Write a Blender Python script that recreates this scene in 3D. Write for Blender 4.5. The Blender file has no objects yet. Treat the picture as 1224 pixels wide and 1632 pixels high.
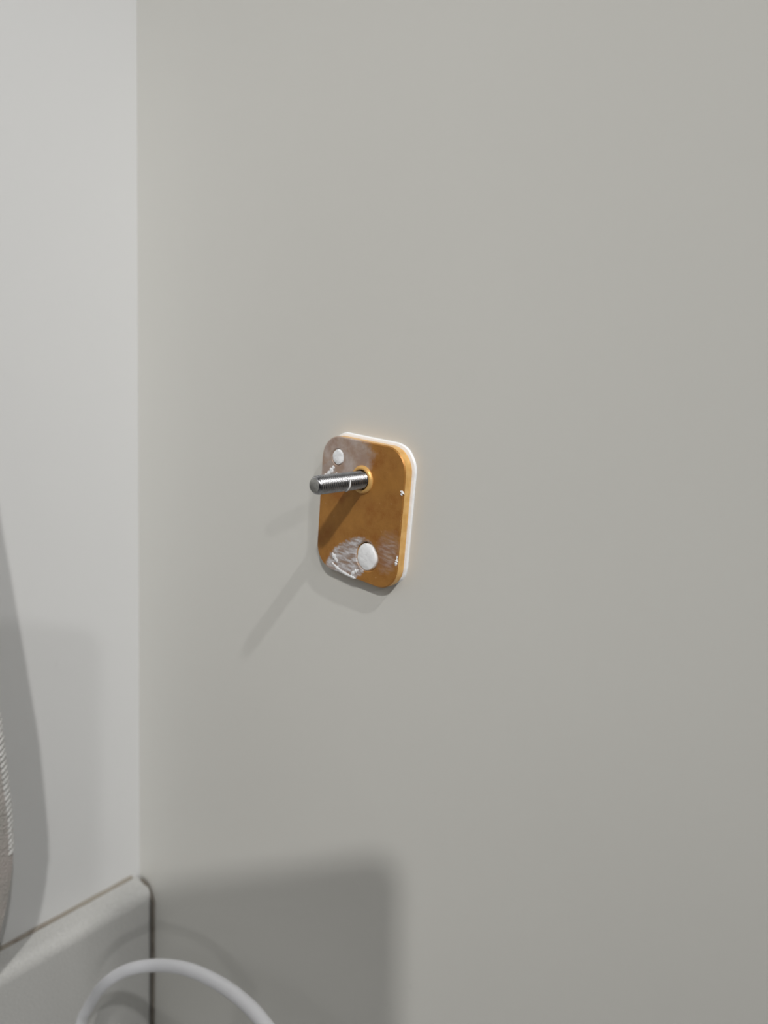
import bpy, bmesh, math, random
from mathutils import Vector, Matrix, noise
random.seed(4)
S = 0.2            # metres per survey unit (distance lens - right wall)
CZ = 1.38          # camera height
def W(x, y, z):    # survey point (lens at origin) -> metres
    return Vector((x*S, y*S, z*S + CZ))

# ------------------------------------------------------------------ camera
sc = bpy.context.scene
R = Matrix(((0.7391, -0.2125, 0.6392), (0.6688, 0.1191, -0.7338), (0.0798, 0.9699, 0.2302)))
cam = bpy.data.cameras.new('camera')
cam.sensor_fit = 'VERTICAL'; cam.sensor_height = 24.0
cam.lens = 24.0*1084/1632
cam.clip_start = 0.004; cam.clip_end = 50
cam.dof.use_dof = True; cam.dof.focus_distance = 1.30*S; cam.dof.aperture_fstop = 5.0
co = bpy.data.objects.new('camera', cam)
co.matrix_world = Matrix.Translation(W(0, 0, 0)) @ R.to_4x4()
sc.collection.objects.link(co); sc.camera = co

# ------------------------------------------------------------------ light
sc.view_settings.view_transform = 'Standard'; sc.view_settings.look = 'None'
sc.view_settings.gamma = 1; sc.view_settings.use_curve_mapping = False
sc.view_settings.exposure = -0.08
wd = bpy.data.worlds.new('world'); sc.world = wd; wd.use_nodes = True
wd.node_tree.nodes['Background'].inputs[0].default_value = (0.97, 1.0, 0.985, 1)
wd.node_tree.nodes['Background'].inputs[1].default_value = 0.035
def lamp(name, p, power, rad, col, aim=None, cone=100):
    """spot or point light, lamp or added fill; a spot points at survey point aim"""
    l = bpy.data.lights.new(name, 'SPOT' if aim else 'POINT')
    l.energy = power; l.shadow_soft_size = rad; l.color = col
    o = bpy.data.objects.new(name, l); o.location = W(*p)
    if aim:
        l.spot_size = math.radians(cone); l.spot_blend = 1.0
        o.rotation_euler = (W(*aim)-W(*p)).to_track_quat('-Z', 'Y').to_euler()
    sc.collection.objects.link(o)
lamp('lamp_front', (3.76, -4.62, 6.39), 74.0, 0.036, (1, .985, .95), (-1.45, 1.0, -.85), 26)      # over the viewer's shoulder
lamp('lamp_near_wall', (4.2, -1.16, 6.64), 38.0, 0.018, (1, .995, .98), (-1.8, 1.0, -1.5), 42)
lamp('lamp_far', (9.4, -4.15, 5.75), 26.0, 0.03, (1, .99, .97))
lamp('fill_soft', (-.6, -3.0, 2.6), 5.6, 0.3, (1, .995, .98), (-1.9, 1.0, -1.35), 60)  # added soft fill without a fixture, lifts the tone of both walls
lamp('lamp_far_wall', (8.0, -1.5, 5.75), 2.0, 0.03, (1, .99, .97))

# ------------------------------------------------------------------ helpers
COL = sc.collection
def obj(name, bm, mat, parent=None, smooth=True, sharp=40):
    me = bpy.data.meshes.new(name)
    bmesh.ops.recalc_face_normals(bm, faces=bm.faces[:])
    if smooth:
        for f in bm.faces: f.smooth = True
        for e in bm.edges:
            if len(e.link_faces) == 2 and e.calc_face_angle(0) > math.radians(sharp): e.smooth = False
    bm.to_mesh(me); bm.free()
    me.materials.append(mat)
    o = bpy.data.objects.new(name, me); COL.objects.link(o)
    if parent is not None:
        o.parent = parent
        o.matrix_parent_inverse = Matrix.Translation(parent.location).inverted()
    return o
def empty(name, loc):
    o = bpy.data.objects.new(name, None); o.location = loc; o.empty_display_size = .02
    COL.objects.link(o); return o
def tag(o, label, cat):
    o['label'] = label; o['category'] = cat; return o
def struct(o): o['kind'] = 'structure'; return o
def box(bm, a, b, bev=0, seg=3):
    r = bmesh.ops.create_cube(bm, size=1)
    a, b = Vector(a), Vector(b)
    for v in r['verts']:
        v.co = Vector([(a[i]+b[i])/2 + v.co[i]*(b[i]-a[i]) for i in range(3)])
    if bev:
        es = list({e for v in r['verts'] for e in v.link_edges})
        bmesh.ops.bevel(bm, geom=es, offset=bev, segments=seg, affect='EDGES', profile=.5)
def tube(bm, pts, r, n=16, cap=True):
    rings = []; up = Vector((0, 0, 1)); t0 = (pts[1]-pts[0]).normalized()
    u = t0.orthogonal().normalized()
    for i, p in enumerate(pts):
        t = (pts[min(i+1, len(pts)-1)]-pts[max(i-1, 0)]).normalized()
        u = (u - t*u.dot(t)).normalized(); w = t.cross(u)
        rr = r[i] if isinstance(r, (list, tuple)) else r
        rings.append([bm.verts.new(p + (u*math.cos(a)+w*math.sin(a))*rr) for a in [2*math.pi*k/n for k in range(n)]])
    for a, b in zip(rings, rings[1:]):
        for k in range(n): bm.faces.new((a[k], a[(k+1) % n], b[(k+1) % n], b[k]))
    if cap: bm.faces.new(rings[0]); bm.faces.new(rings[-1])
def catmull(P, n=10):
    P = [P[0]*2-P[1]] + P + [P[-1]*2-P[-2]]; out = []
    for i in range(1, len(P)-2):
        for k in range(n):
            t = k/n; a, b, c, d = P[i-1:i+3]
            out.append(.5*((2*b)+(c-a)*t+(2*a-5*b+4*c-d)*t*t+(3*b-a-3*c+d)*t**3))
    out.append(P[-2]); return out

# ------------------------------------------------------------------ materials
class NM:
    def __init__(s, name, col=(.5, .5, .5), rough=.5, metal=0, spec=.5):
        s.m = bpy.data.materials.new(name); s.m.use_nodes = True; s.t = s.m.node_tree
        s.b = s.t.nodes['Principled BSDF']
        s.b.inputs['Base Color'].default_value = (*col, 1); s.b.inputs['Roughness'].default_value = rough
        s.b.inputs['Metallic'].default_value = metal; s.b.inputs['Specular IOR Level'].default_value = spec
    def n(s, ty, **k):
        nd = s.t.nodes.new(ty)
        for a, v in k.items(): setattr(nd, a, v)
        return nd
    def l(s, a, b): s.t.links.new(a, b)
    def coord(s): return s.n('ShaderNodeTexCoord').outputs['Object']
    def noise(s, scale, detail=3, rough=.5, vec=None, dist=0):
        nd = s.n('ShaderNodeTexNoise'); nd.inputs['Scale'].default_value = scale
        nd.inputs['Detail'].default_value = detail; nd.inputs['Roughness'].default_value = rough
        nd.inputs['Distortion'].default_value = dist
        s.l(vec if vec is not None else s.coord(), nd.inputs['Vector']); return nd.outputs['Fac']
    def ramp(s, fac, stops):
        nd = s.n('ShaderNodeValToRGB'); cr = nd.color_ramp
        while len(cr.elements) < len(stops): cr.elements.new(.5)
        for e, (p, c) in zip(cr.elements, stops):
            e.position = p; e.color = (*c, 1) if len(c) == 3 else c
        s.l(fac, nd.inputs[0]); return nd.outputs['Color']
    def math(s, op, a, b=None, c=None, clamp=False):
        nd = s.n('ShaderNodeMath', operation=op, use_clamp=clamp)
        for i, v in enumerate((a, b, c)):
            if v is None: continue
            if isinstance(v, (int, float)): nd.inputs[i].default_value = v
            else: s.l(v, nd.inputs[i])
        return nd.outputs[0]
    def mix(s, fac, a, b):
        nd = s.n('ShaderNodeMix', data_type='RGBA')
        for sock, v in ((nd.inputs[0], fac), (nd.inputs[6], a), (nd.inputs[7], b)):
            if isinstance(v, (int, float)): sock.default_value = v
            elif isinstance(v, tuple): sock.default_value = (*v, 1)
            else: s.l(v, sock)
        return nd.outputs[2]
    def bump(s, h, strength=.3, dist=.001, base=None):
        nd = s.n('ShaderNodeBump'); nd.inputs['Strength'].default_value = strength
        nd.inputs['Distance'].default_value = dist; s.l(h, nd.inputs['Height'])
        if base is not None: s.l(base, nd.inputs['Normal'])
        s.l(nd.outputs[0], s.b.inputs['Normal']); return nd.outputs[0]
    def color(s, c): s.l(c, s.b.inputs['Base Color'])

def sep(m):
    x = m.n('ShaderNodeSeparateXYZ'); m.l(m.coord(), x.inputs[0]); return x.outputs

def wall_mat(name, c):
    m = NM(name, c, .38, 0, .5)
    lo = m.noise(5, 2); fine = m.noise(700, 2)
    c2 = tuple(v*.965 for v in c)
    base = m.mix(m.math('MULTIPLY', lo, 1, clamp=True), c, c2)
    # sparse tiny scuffs
    sp = m.noise(46, 1, .4, dist=1.5)
    sc_ = m.ramp(sp, [(.0, (0, 0, 0)), (.80, (0, 0, 0)), (.86, (.35, .35, .35))])
    base = m.mix(sc_, base, tuple(v*.8 for v in c))
    m.color(base)
    b = m.bump(m.noise(9, 2), .25, .0015)
    m.bump(fine, .06, .0003, b)
    return m.m
M_wall = wall_mat('painted_wall', (.745, .738, .702))
M_wall_l = wall_mat('painted_wall_side', (.765, .768, .770))

def brass_mat():
    m = NM('weathered_brass', (.6, .3, .08), .42, .35, .4)
    n1 = m.noise(90, 5, .65); n2 = m.noise(3200, 3, .75); n3 = m.noise(40, 2)
    c = m.ramp(n1, [(.36, (.33, .115, .022)), (.5, (.42, .19, .045)), (.64, (.50, .235, .055))])
    c = m.mix(m.ramp(n2, [(.35, (0, 0, 0)), (.7, (.6, .6, .6))]), c, (.58, .275, .07))
    X, Y, Z = sep(m)
    def blob(cx, cz, rx, rz, rot, n, namp, soft):
        # distance field of a rotated ellipse, roughened by noise -> 0..1 mask
        dx = m.math('SUBTRACT', X, cx*S); dz = m.math('SUBTRACT', Z, cz*S + CZ)
        ca, sa = math.cos(rot), math.sin(rot)
        u = m.math('ADD', m.math('MULTIPLY', dx, ca), m.math('MULTIPLY', dz, sa))
        v = m.math('SUBTRACT', m.math('MULTIPLY', dz, ca), m.math('MULTIPLY', dx, sa))
        u = m.math('DIVIDE', u, rx*S); v = m.math('DIVIDE', v, rz*S)
        d = m.math('ADD', m.math('MULTIPLY', u, u), m.math('MULTIPLY', v, v))
        d = m.math('ADD', m.math('SQRT', d), m.math('MULTIPLY', m.math('SUBTRACT', n, .5), namp))
        return m.math('DIVIDE', m.math('SUBTRACT', 1.0, d), soft, clamp=True)
    # streaks run down and to the left
    mp = m.n('ShaderNodeMapping'); m.l(m.coord(), mp.inputs[0])
    mp.inputs['Rotation'].default_value = (0, math.radians(38), 0)
    mp.inputs['Scale'].default_value = (220, 220, 900)
    st = m.noise(1, 4, .6, mp.outputs[0])
    ns = m.noise(330, 5, .7)
    film = m.math('MULTIPLY', blob(-.985, -.222, .105, .062, .25, ns, .45, .22), .78)
    film2 = m.math('MULTIPLY', blob(-.935, -.428, .085, .042, .62, ns, .55, .16), .96)
    film3 = m.math('MULTIPLY', blob(-.832, -.385, .035, .05, -.3, ns, .7, .6), .42)
    film4 = m.math('MULTIPLY', blob(-1.02, -.262, .042, .022, .9, ns, .6, .15), .95)
    f = m.math('MAXIMUM', m.math('MAXIMUM', film, film2), m.math('MAXIMUM', film3, film4))
    low = m.math('MULTIPLY_ADD', m.math('SUBTRACT', Z, -.33*S + CZ), -60, .5, clamp=True)   # coarse smear at the bottom, thin film on top
    sr = m.mix(low, (.92, .92, .92), m.ramp(st, [(.25, (.5, .5, .5)), (.55, (1, 1, 1))]))
    f = m.math('MULTIPLY', f, sr)
    rough_c = m.mix(m.ramp(st, [(.42, (0, 0, 0)), (.66, (1, 1, 1))]), (.35, .30, .285), (.74, .73, .76))
    thin_c = m.mix(m.ramp(m.noise(150, 4, .6), [(.42, (0, 0, 0)), (.66, (1, 1, 1))]), (.40, .33, .30), (.60, .58, .58))
    fcol = m.mix(low, thin_c, rough_c)
    # specks
    sp = m.ramp(m.noise(900, 1, .4), [(.79, (0, 0, 0)), (.84, (.7, .7, .7))])
    c = m.mix(sp, c, (.85, .60, .35))
    c = m.mix(f, c, fcol)
    m.color(c)
    m.l(m.math('SUBTRACT', .35, m.math('MULTIPLY', f, .35), clamp=True), m.b.inputs['Metallic'])
    m.l(m.math('MULTIPLY_ADD', n3, .25, .30), m.b.inputs['Roughness'])
    b = m.bump(n2, .18, .0002); m.bump(st, .15, .0002, b)
    return m.m
M_brass = brass_mat()
m = NM('bright_brass_edge', (.82, .50, .16), .38, .35, .5)
m.color(m.ramp(m.noise(300, 4), [(.3, (.76, .42, .12)), (.7, (.92, .58, .22))])); m.bump(m.noise(1500, 2), .2, .0002); M_brass_edge = m.m
m = NM('steel', (.42, .42, .43), .24, 1, .5); m.bump(m.noise(3000, 2), .1, .0001)
m.color(m.ramp(m.noise(400, 3), [(.3, (.36, .36, .375)), (.7, (.52, .52, .53))])); M_steel = m.m
m = NM('dull_steel', (.3, .3, .29), .5, .5, .5); m.color(m.ramp(m.noise(500, 4), [(.35, (.26, .26, .25)), (.65, (.42, .42, .40))]))
m.bump(m.noise(900, 3), .4, .0003); M_steel_end = m.m
m = NM('white_silicone', (.94, .95, .97), .45, 0, .4); m.bump(m.noise(350, 3), .5, .0006); M_sil = m.m
m = NM('white_paint', (.86, .86, .86), .5, 0, .4); m.bump(m.noise(900, 2), .1, .0002); M_paint = m.m
def stone_mat():
    m = NM('grey_stone', (.5, .5, .49), .42, 0, .35)
    n = m.noise(1300, 2, .7); n2 = m.noise(14, 3)
    c = m.ramp(n, [(.3, (.45, .45, .437)), (.5, (.55, .55, .537)), (.7, (.65, .65, .637))])
    m.color(m.mix(m.math('MULTIPLY', n2, .25), c, (.50, .49, .48)))
    m.bump(n, .08, .0003); return m.m
M_stone = stone_mat()
def caulk_mat():
    m = NM('old_caulk', (.6, .57, .52), .6)
    X, Y, Z = sep(m)
    # grime gathers towards the towel end of the joint
    g = m.math('MULTIPLY_ADD', m.noise(160, 4, .7), 2.2, -.75, clamp=True)
    k = m.math('MULTIPLY_ADD', Y, -26, 4.1, clamp=True)
    m.color(m.mix(m.math('MULTIPLY', g, k), (.34, .31, .265), (.085, .04, .028)))
    m.bump(m.noise(300, 3), .4, .0005); return m.m
M_caulk = caulk_mat()
m = NM('gap_shade', (.16, .14, .115), .8); m.color(m.ramp(m.noise(200, 3), [(.3, (.13, .11, .09)), (.7, (.22, .2, .17))])); M_gap_shade = m.m  # shade of the narrow end gap put into a dark colour
m = NM('white_rubber', (.90, .91, .95), .42, 0, .4); m.bump(m.noise(900, 2), .05, .0002); M_cable = m.m
def towel_mat(name, a, b, sc_=900):
    m = NM(name, a, .95, 0, .1); n = m.noise(sc_, 3, .7)
    w = m.n('ShaderNodeTexVoronoi'); w.inputs['Scale'].default_value = sc_*.8; m.l(m.coord(), w.inputs[0])
    m.color(m.mix(m.ramp(m.noise(50, 3), [(.35, (0, 0, 0)), (.65, (1, 1, 1))]), a, b))
    bb = m.bump(n, .8, .0008); m.bump(w.outputs[0], .7, .0007, bb); return m.m
M_towel = towel_mat('terry_cloth', (.52, .475, .455), (.44, .425, .40))
M_hem = towel_mat('woven_hem', (.74, .735, .72), (.66, .655, .64), 1500)
m = NM('dark_plastic', (.03, .03, .035), .4); m.bump(m.noise(900, 2), .1, .0001); M_dark = m.m
m = NM('lens_glass', (.01, .01, .012), .08); m.bump(m.noise(5, 1), .01, .0001); M_lens = m.m
m = NM('chrome', (.7, .7, .7), .15, 1); m.bump(m.noise(30, 2), .02, .0001); M_chrome = m.m

# ------------------------------------------------------------------ room
XL = -1.841           # face of the left wall
YW = 1.0              # face of the right wall
ZC = -2.47            # top of the counter
bm = bmesh.new(); box(bm, W(XL-.6, YW, -7.0), W(9.5, YW+.6, 6.6)); struct(obj('wall_right', bm, M_wall, smooth=False))
bm = bmesh.new(); box(bm, W(XL-.6, -8, -7.0), W(XL, YW, 6.6)); struct(obj('wall_left', bm, M_wall_l, smooth=False))
bm = bmesh.new(); box(bm, W(XL-.6, -8, -7.2), W(9.5, YW+.6, -7.0))
m = NM('floor_tile', (.45, .44, .42), .4); m.color(m.ramp(m.noise(12, 4), [(.3, (.40, .39, .37)), (.7, (.5, .49, .47))]))
struct(obj('floor', bm, m.m, smooth=False))

# counter under the frame and its upstand against the left wall
bm = bmesh.new(); box(bm, W(XL, -4.0, ZC-.15), W(1.4, YW-.004, ZC), .0015, 3)
tag(obj('countertop', bm, M_stone), 'grey speckled countertop below the picture, running along the left wall', 'countertop')
bs = empty('backsplash', W(XL, YW, ZC))
tag(bs, 'low grey stone backsplash with rounded top edge along the left wall', 'backsplash')
def upstand():
    # rounded profile in X-Z, swept along Y; far end eased as well
    t, top, r = .095, -1.797, .042
    prof = [(0.0, ZC), (t, ZC), (t, top-r)]
    for k in range(1, 11):
        a = k/10*math.pi/2; prof.append((t-r+r*math.cos(a), top-r+r*math.sin(a)))
    prof += [(.008, top+.002), (0, top)]
    bm = bmesh.new(); rings = []
    ys = [-4.0] + [-3.5+i*.5 for i in range(9)] + [YW-.024, YW-.016, YW-.010]
    for i, y in enumerate(ys):
        e = {len(ys)-2: .002, len(ys)-1: .007}.get(i, 0)
        rings.append([bm.verts.new(W(XL+min(px, t-e) if px > 0 else XL, y, min(pz, top-e*.6) if pz > ZC else pz)) for px, pz in prof])
    n = len(prof)
    for a, b in zip(rings, rings[1:]):
        for k in range(n): bm.faces.new((a[k], a[(k+1) % n], b[(k+1) % n], b[k]))
    bm.faces.new(rings[0]); bm.faces.new(rings[-1])
    return bm
obj('slab', upstand(), M_stone, bs)
bm = bmesh.new()
pts = [W(XL+.002+.002*noise.noise(Vector((i*.9, 0, 0))), -2.0+i*.03, -1.7965+.003*noise.noise(Vector((i*.7, 3, 0)))) for i in range(100) if -2.0+i*.03 < YW-.006]
tube(bm, pts, .0078*S, 10); obj('caulk', bm, M_caulk, bs)['label'] = 'grimy caulk line along the top of the backsplash'
bm = bmesh.new()
pr = [W(XL+.03, YW-.008, -1.80), W(XL+.06, YW-.007, -1.803), W(XL+.084, YW-.007, -1.822), W(XL+.094, YW-.004, -1.85), W(XL+.096, YW-.004, -1.9), W(XL+.096, YW-.004, ZC+.01)]
tube(bm, catmull(pr, 6), .0060*S, 10); obj('end_gap_shade', bm, M_gap_shade, bs)['label'] = 'dark strip standing for the shade in the gap at the wall end of the backsplash'

# ------------------------------------------------------------------ threaded wall mount
F = .975; BK = .9945        # front and back of the brass plate; silicone fills BK..1
X0, X1, Z0, Z1, RC = -1.034, -.8035, -.4625, -.1765, .050
BX, BZ = -.9135, -.2535     # stud axis
mount = empty('wall_mount', W((X0+X1)/2, 1.0, (Z0+Z1)/2))
tag(mount, 'brass rounded rectangular mounting plate with protruding threaded steel stud, siliconed to the wall', 'wall bracket')
def rrect(x0, x1, z0, z1, r, n=10):
    out = []
    for cx, cz, a0 in ((x1-r, z1-r, 0), (x0+r, z1-r, 90), (x0+r, z0+r, 180), (x1-r, z0+r, 270)):
        for k in range(n+1):
            a = math.radians(a0+90*k/n); out.append((cx+r*math.cos(a), cz+r*math.sin(a)))
    return out
def circ(cx, cz, rx, rz, n=40, wob=0, seed=0):
    o = []
    for k in range(n):
        a = 2*math.pi*k/n; w = 1+wob*noise.noise(Vector((math.cos(a)*1.4+seed, math.sin(a)*1.4, seed)))
        o.append((cx+rx*w*math.cos(a), cz+rz*w*math.sin(a)))
    return o
H1 = (-.987, -.2195, .0165); H2 = (-.886, -.407, .0300)
def plate(bm, loops, y0, y1, ch):
    """extruded plate with holes: outline loops[0], holes after it; front rim chamfered"""
    outer = loops[0]; cx = sum(p[0] for p in outer)/len(outer); cz = sum(p[1] for p in outer)/len(outer)
    def inset(loop, c, d):
        n = len(loop); o = []
        for i in range(n):
            a = Vector(loop[i-1]); b = Vector(loop[(i+1) % n]); t = (b-a).normalized(); nn = Vector((-t.y, t.x))
            p = Vector(loop[i]); o.append(tuple(p+nn*d))
        return o
    edges = []
    for i, lp in enumerate(loops):
        fr = inset(lp, None, ch if i == 0 else -ch)
        a = [bm.verts.new(W(x, y0, z)) for x, z in fr]
        b = [bm.verts.new(W(x, y0+ch, z)) for x, z in lp]
        c = [bm.verts.new(W(x, y1, z)) for x, z in lp]
        n = len(a)
        for q in (0, 1):
            u, v = ((a, b), (b, c))[q]
            for k in range(n): bm.faces.new((u[k], u[(k+1) % n], v[(k+1) % n], v[k]))
        for ring in (a, c):
            edges.append([bm.edges.get((ring[k], ring[(k+1) % n])) for k in range(n)])
    bmesh.ops.triangle_fill(bm, use_beauty=True, edges=[e for r in edges[0::2] for e in r])
    bmesh.ops.triangle_fill(bm, use_beauty=True, edges=[e for r in edges[1::2] for e in r])
bm = bmesh.new()
plate(bm, [rrect(X0, X1, Z0, Z1, RC), circ(H1[0], H1[1], H1[2], H1[2]), circ(H2[0], H2[1], H2[2], H2[2]), circ(BX, BZ, .0235, .0235)], F, BK, .0022)
bm.normal_update()
o = obj('plate', bm, M_brass, mount, sharp=35)
o.data.materials.append(M_brass_edge)
for p in o.data.polygons:                       # machined rim keeps its brighter metal
    if abs(p.normal.y) < .6 and (p.center-Vector(W(BX, F, BZ))).length > .027*S*1.1:
        p.material_index = 1
# silicone bed behind the plate
bm = bmesh.new(); out = rrect(X0+.001, X1+.0045, Z0+.006, Z1+.0040, RC+.001, 14)
bed = []
for y, d in ((1.0005, .003), (.9985, .0022), (.9962, .0005), (BK+.0002, -.006)):
    ring = []
    for i, (x, z) in enumerate(out):
        c = Vector(((X0+X1)/2, (Z0+Z1)/2)); v = Vector((x, z))-c; L = v.length
        dd = d + .0016*noise.noise(Vector((x*40, z*40, y*3)))
        ring.append(bm.verts.new(W(*(lambda q: (q.x, y, q.y))(c+v*((L+dd)/L)))))
    bed.append(ring)
n = len(out)
for a, b in zip(bed, bed[1:]):
    for k in range(n): bm.faces.new((a[k], a[(k+1) % n], b[(k+1) % n], b[k]))
bm.faces.new(bed[0]); bm.faces.new(bed[-1])
obj('silicone_bed', bm, M_sil, mount)['label'] = 'white silicone bead squeezed out around the plate'
# silicone plugs in the two screw holes
def plug(cx, cz, r, y, dome, seed, wob):
    bm = bmesh.new(); prev = None; N = 40
    for q, (s_, dy) in enumerate(((1.0, .006), (.985, .0), (.93, -dome*.55), (.75, -dome*.8), (.5, -dome), (.25, -dome*.95))):
        lp = circ(cx, cz, r*s_, r*s_, N, wob, seed)
        ring = [bm.verts.new(W(x, y+dy+(.0016*noise.noise(Vector((x*90, z*90, seed))) if q > 1 else 0), z)) for x, z in lp]
        if prev:
            for k in range(N): bm.faces.new((prev[k], prev[(k+1) % N], ring[(k+1) % N], ring[k]))
        prev = ring
    bm.faces.new(prev); return bm
obj('silicone_plug', plug(H1[0]+.001, H1[1], .0158, F+.0005, .002, 1, .10), M_sil, mount)['label'] = 'white silicone plug in the small upper hole'
obj('silicone_plug', plug(H2[0]-.0012, H2[1]-.001, .0272, F+.003, .005, 5, .16), M_sil, mount)['label'] = 'white silicone plug in the large lower hole'
# raised smear ridges
def smear(pts, r, seed):
    """lumpy flattened ridge of dragged silicone"""
    bm = bmesh.new(); P = catmull([W(x, F-.0002, z) for x, z in pts], 12); n = len(P)
    rr = [r*S*(.25+1.5*abs(noise.noise(Vector((i*.45, seed*3.1, 0))))+.3*random.random())*math.sin(math.pi*(i+.6)/(n+.2))**.35 for i in range(n)]
    tube(bm, P, rr, 10)
    for v in bm.verts:
        v.co += Vector((1, 0, .6))*(.12*r*S*noise.noise(v.co*2500))
        v.co.y = F*S + (v.co.y-F*S)*.28
    return bm
for i, (p, r) in enumerate([
    ([(-1.0300, -.276), (-1.015, -.262), (-1.003, -.250), (-.996, -.240)], .0070),
    ([(-1.0200, -.284), (-1.005, -.276), (-.994, -.266), (-.986, -.252)], .0085),
    ([(-.984, -.4465), (-.966, -.4535), (-.949, -.4580), (-.930, -.4600), (-.912, -.4610)], .0048),
    ([(-.985, -.424), (-.978, -.432), (-.968, -.440)], .0062),
    ([(-.925, -.4560), (-.915, -.446), (-.905, -.4405)], .0034),
    ([(-.8095, -.264), (-.806, -.256)], .0048),
    ([(-.8085, -.405), (-.8065, -.395), (-.806, -.384)], .0036)]):
    obj('silicone_smear', smear(p, r, i), M_sil, mount)
# collar round the stud
bm = bmesh.new(); N = 48; prof = [(.0225, .97), (.0205, .9735), (.0208, .9665), (.0235, .9648), (.0262, .9660), (.0285, .9700), (.0290, .9762)]
prof = [(.0205, .9775), (.0205, .9712), (.0215, .9696), (.0240, .9690), (.0265, .9702), (.0288, .9738), (.0290, .9765)]
rings = [[bm.verts.new(W(BX+r*math.cos(2*math.pi*k/N), y, BZ+r*math.sin(2*math.pi*k/N))) for k in range(N)] for r, y in prof]
for a, b in zip(rings, rings[1:]+rings[:1]):
    for k in range(N): bm.faces.new((a[k], a[(k+1) % N], b[(k+1) % N], b[k]))
obj('collar', bm, M_brass_edge, mount)['label'] = 'bright brass collar round the stud'
# threaded stud: helical thread cut as real geometry
def stud():
    bm = bmesh.new(); rmaj, rmin, pitch = .0185, .0160, .0050
    y_in, y_out = .985, .975-.128
    N = 40; per = 6; turns = int((y_in-y_out)/pitch); rows = turns*per
    prev = None
    for i in range(rows+1):
        ring = []
        for k in range(N):
            a = 2*math.pi*k/N; ph = (i/per + k/N) % 1.0
            tri = 1-abs(2*ph-1)                     # 0 valley .. 1 crest
            tri = min(1, max(0, (tri-.12)/.72))
            r = rmin+(rmaj-rmin)*tri
            y = y_in - i/per*pitch
            e = max(0, 1-(y-y_out)/.006); r = min(r, rmaj-.0035*e)
            ring.append(bm.verts.new(W(BX+r*math.cos(a), y, BZ+r*math.sin(a))))
        if prev:
            for k in range(N): bm.faces.new((prev[k], prev[(k+1) % N], ring[(k+1) % N], ring[k]))
        prev = ring
    # flat sawn end with an offset face
    yy = y_out-.0012
    ring = [bm.verts.new(W(BX+.0132*math.cos(2*math.pi*k/N), yy, BZ+.0132*math.sin(2*math.pi*k/N))) for k in range(N)]
    for k in range(N): bm.faces.new((prev[k], prev[(k+1) % N], ring[(k+1) % N], ring[k]))
    f = bm.faces.new(ring); f.material_index = 1
    return bm
o = obj('threaded_stud', stud(), M_steel, mount, sharp=75); o.data.materials.append(M_steel_end)
o['label'] = 'silver threaded steel stud'
bm = bmesh.new(); pts = []
for k in range(25):
    a = math.radians(-72 + k/24*112); y = .975-.052-.0012*math.sin(k/24*math.pi)
    pts.append(W(BX+.0190*math.cos(a), y, BZ+.0190*math.sin(a)))
tube(bm, pts, [.0016*S*(.35+.65*math.sin(math.pi*min(1, (k+3)/26))) for k in range(25)], 8)
pm = obj('paint_mark', bm, M_paint, o); pm.parent = o; pm.matrix_parent_inverse = Matrix.Identity(4)
pm.matrix_parent_inverse = o.matrix_basis.inverted(); pm.matrix_parent_inverse = Matrix.Translation(mount.location).inverted().inverted() @ Matrix.Translation(-mount.location)
pm['label'] = 'thin white paint line across the stud'

# ------------------------------------------------------------------ cable
def pix(x, y, d):
    v = R @ Vector(((x-612)/1084*d, -(y-816)/1084*d, -d)); return W(*v)
cp = [pix(128, 1640, 2.02), pix(140, 1607, 1.98), pix(166, 1569, 1.93), pix(203, 1546, 1.91), pix(250, 1538.5, 1.88),
      pix(300, 1545, 1.79), pix(352, 1569, 1.68), pix(397, 1604, 1.57), pix(430, 1644, 1.48)]
a = cp[0]; b = cp[-1]; cr = .0160*S; zc = CZ+ZC*S+cr+.0022
head = [Vector((a.x+.020, a.y-.20, zc)), Vector((a.x+.008, a.y-.11, zc)), Vector((a.x-.000, a.y-.045, zc)), Vector((a.x-.001, a.y-.010, zc+.022))]
dv = (b-cp[-2]).normalized()
tail = [b+dv*.02+Vector((0, 0, -.004)), b+dv*.035+Vector((.0, 0, -.02)), Vector((b.x+.020, b.y-.028, zc+.03)), Vector((b.x+.040, b.y-.034, zc)), Vector((b.x+.13, b.y-.05, zc)), Vector((b.x+.19, b.y-.10, zc))]
bm = bmesh.new(); tube(bm, catmull(head+cp+tail, 12), cr, 20)
tag(obj('cable', bm, M_cable), 'white charging cable arching up above the counter beside the backsplash', 'cable')

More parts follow.
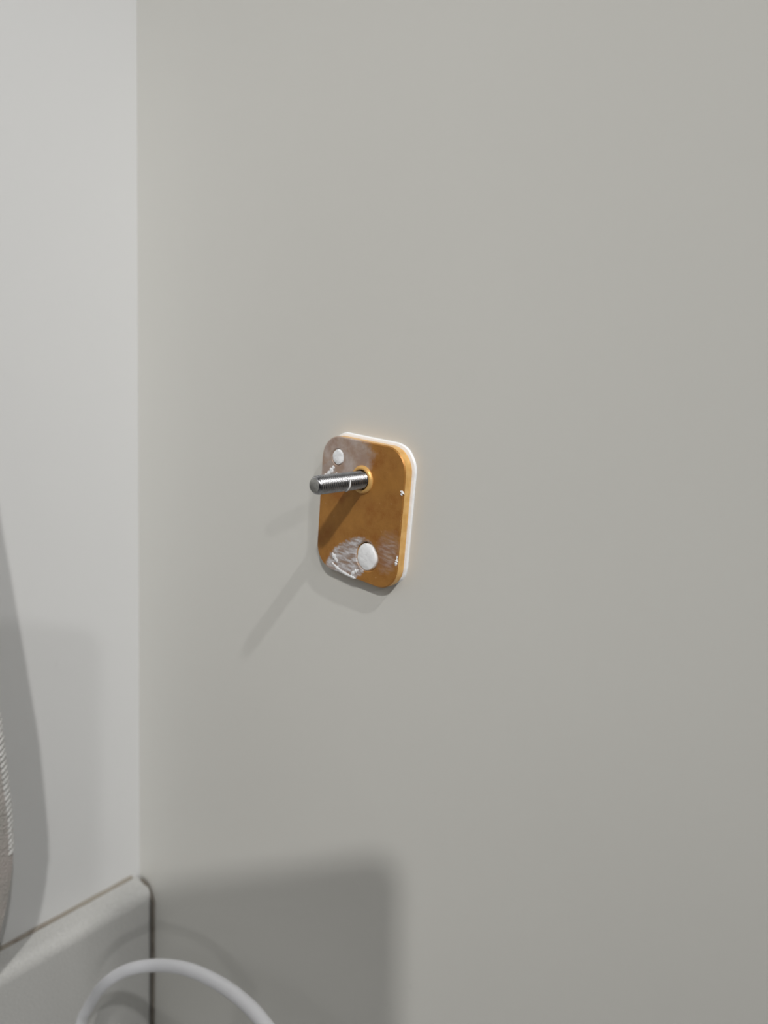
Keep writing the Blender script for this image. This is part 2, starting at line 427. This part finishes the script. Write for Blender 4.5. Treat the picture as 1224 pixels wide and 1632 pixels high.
# ------------------------------------------------------------------ hand towel on a hook
tw = empty('hand_towel', W(XL+.15, .2, -1.71))
tag(tw, 'greyish pink towel with woven hem hanging by the left wall above the backsplash', 'towel')
EDGE = [(.9, .24), (.5, .35), (.2, .415), (.04, .445), (-.31, .475), (-.65, .512), (-.97, .545), (-1.13, .553), (-1.26, .559), (-1.38, .558), (-1.47, .548), (-1.57, .526), (-1.65, .50), (-1.71, .462)]
def edge_y(z):
    for (za, ya), (zb, yb) in zip(EDGE, EDGE[1:]):
        if zb <= z <= za:
            t = (za-z)/(za-zb); return ya+(yb-ya)*t
    return EDGE[0][1] if z > EDGE[0][0] else EDGE[-1][1]
EP = catmull([Vector((0, y, z)) for z, y in EDGE], 6)
def towel():
    bm = bmesh.new(); cols = 34; front = []; back = []
    for p in EP:
        t = (0.9-p.z)/2.64; wdt = .12 + .95*min(1, t*1.3)**.8
        rf, rb = [], []
        for k in range(cols+1):
            u = k/cols; y = p.y - u*wdt*(1 if u < 1 else 1)
            fold = .030*math.sin(u*16+p.z*.6)*min(1, u*5)*(.4+.6*t) + .008*noise.noise(Vector((y*5, p.z*3, 0)))
            x = XL+.148+fold + .0
            th = .012*min(1, math.sqrt(u*30+.02), math.sqrt((1-u)*30+.02))
            rf.append(bm.verts.new(W(x+th, y, p.z))); rb.append(bm.verts.new(W(x-th, y, p.z)))
        front.append(rf); back.append(rb)
    R_ = len(front)
    for i in range(R_-1):
        for k in range(cols):
            bm.faces.new((front[i][k], front[i][k+1], front[i+1][k+1], front[i+1][k]))
            bm.faces.new((back[i][k], back[i+1][k], back[i+1][k+1], back[i][k+1]))
        bm.faces.new((front[i][0], front[i+1][0], back[i+1][0], back[i][0]))
        bm.faces.new((front[i][cols], back[i][cols], back[i+1][cols], front[i+1][cols]))
    for i in (0, R_-1):
        for k in range(cols): bm.faces.new((front[i][k], front[i][k+1], back[i][k+1], back[i][k]))
    return bm
obj('cloth', towel(), M_towel, tw)
bm = bmesh.new()                                   # twisted cord hem on the side edge
z = .85; i = 0
while z > -1.365:
    y = edge_y(z); t = Vector((0, edge_y(z-.02)-y, -.02)).normalized()
    c = W(XL+.152, y-.004, z); ax = (t+Vector((.35, -.75, 0))).normalized()
    r = bmesh.ops.create_icosphere(bm, subdivisions=2, radius=1)
    q = ax.to_track_quat('Z', 'Y').to_matrix()
    for v in r['verts']: v.co = c + q @ Vector((v.co.x*.0060*S, v.co.y*.0060*S, v.co.z*.0145*S))
    z -= .0165; i += 1
obj('hem', bm, M_hem, tw)['label'] = 'off-white twisted cord hem on the towel edge'
hk = empty('towel_hook', W(XL, .10, 1.0)); tag(hk, 'small chrome wall hook above the towel on the left wall', 'hook')
bm = bmesh.new(); box(bm, W(XL, .03, .85), W(XL+.03, .17, 1.15), .0015); obj('backplate', bm, M_chrome, hk)
bm = bmesh.new(); tube(bm, catmull([W(XL+.02, .10, .95), W(XL+.12, .10, .88), W(XL+.22, .10, .92), W(XL+.24, .10, 1.02)], 8), .016*S, 14); obj('hook_arm', bm, M_chrome, hk)

# ------------------------------------------------------------------ unseen slab shaped to cast the shadow of phone and hand (behind the viewpoint)
tb = empty('phone_caster', W(0, 0, 0)); tag(tb, 'unseen dark slab behind the viewpoint, standing in for the phone and hand that cast the large shadow', 'phone_caster')
Rt = R.to_4x4()
def local(bm): bmesh.ops.transform(bm, matrix=Matrix.Translation(W(0, 0, 0)) @ Rt, verts=bm.verts[:])
bm = bmesh.new(); r = rrect(-.64*S, .062*S, -.95*S, .218*S, .06*S, 8)
fr = [bm.verts.new((x, y, .022*S)) for x, y in r]; bk = [bm.verts.new((x, y, .06*S)) for x, y in r]
for k in range(len(r)): bm.faces.new((fr[k], fr[(k+1) % len(r)], bk[(k+1) % len(r)], bk[k]))
bm.faces.new(fr); bm.faces.new(bk); local(bm); obj('body', bm, M_dark, tb)
bm = bmesh.new(); bmesh.ops.create_cone(bm, cap_ends=True, segments=24, radius1=.03*S, radius2=.03*S, depth=.004*S, matrix=Matrix.Translation((0, 0, .020*S))); local(bm); obj('lens', bm, M_lens, tb)
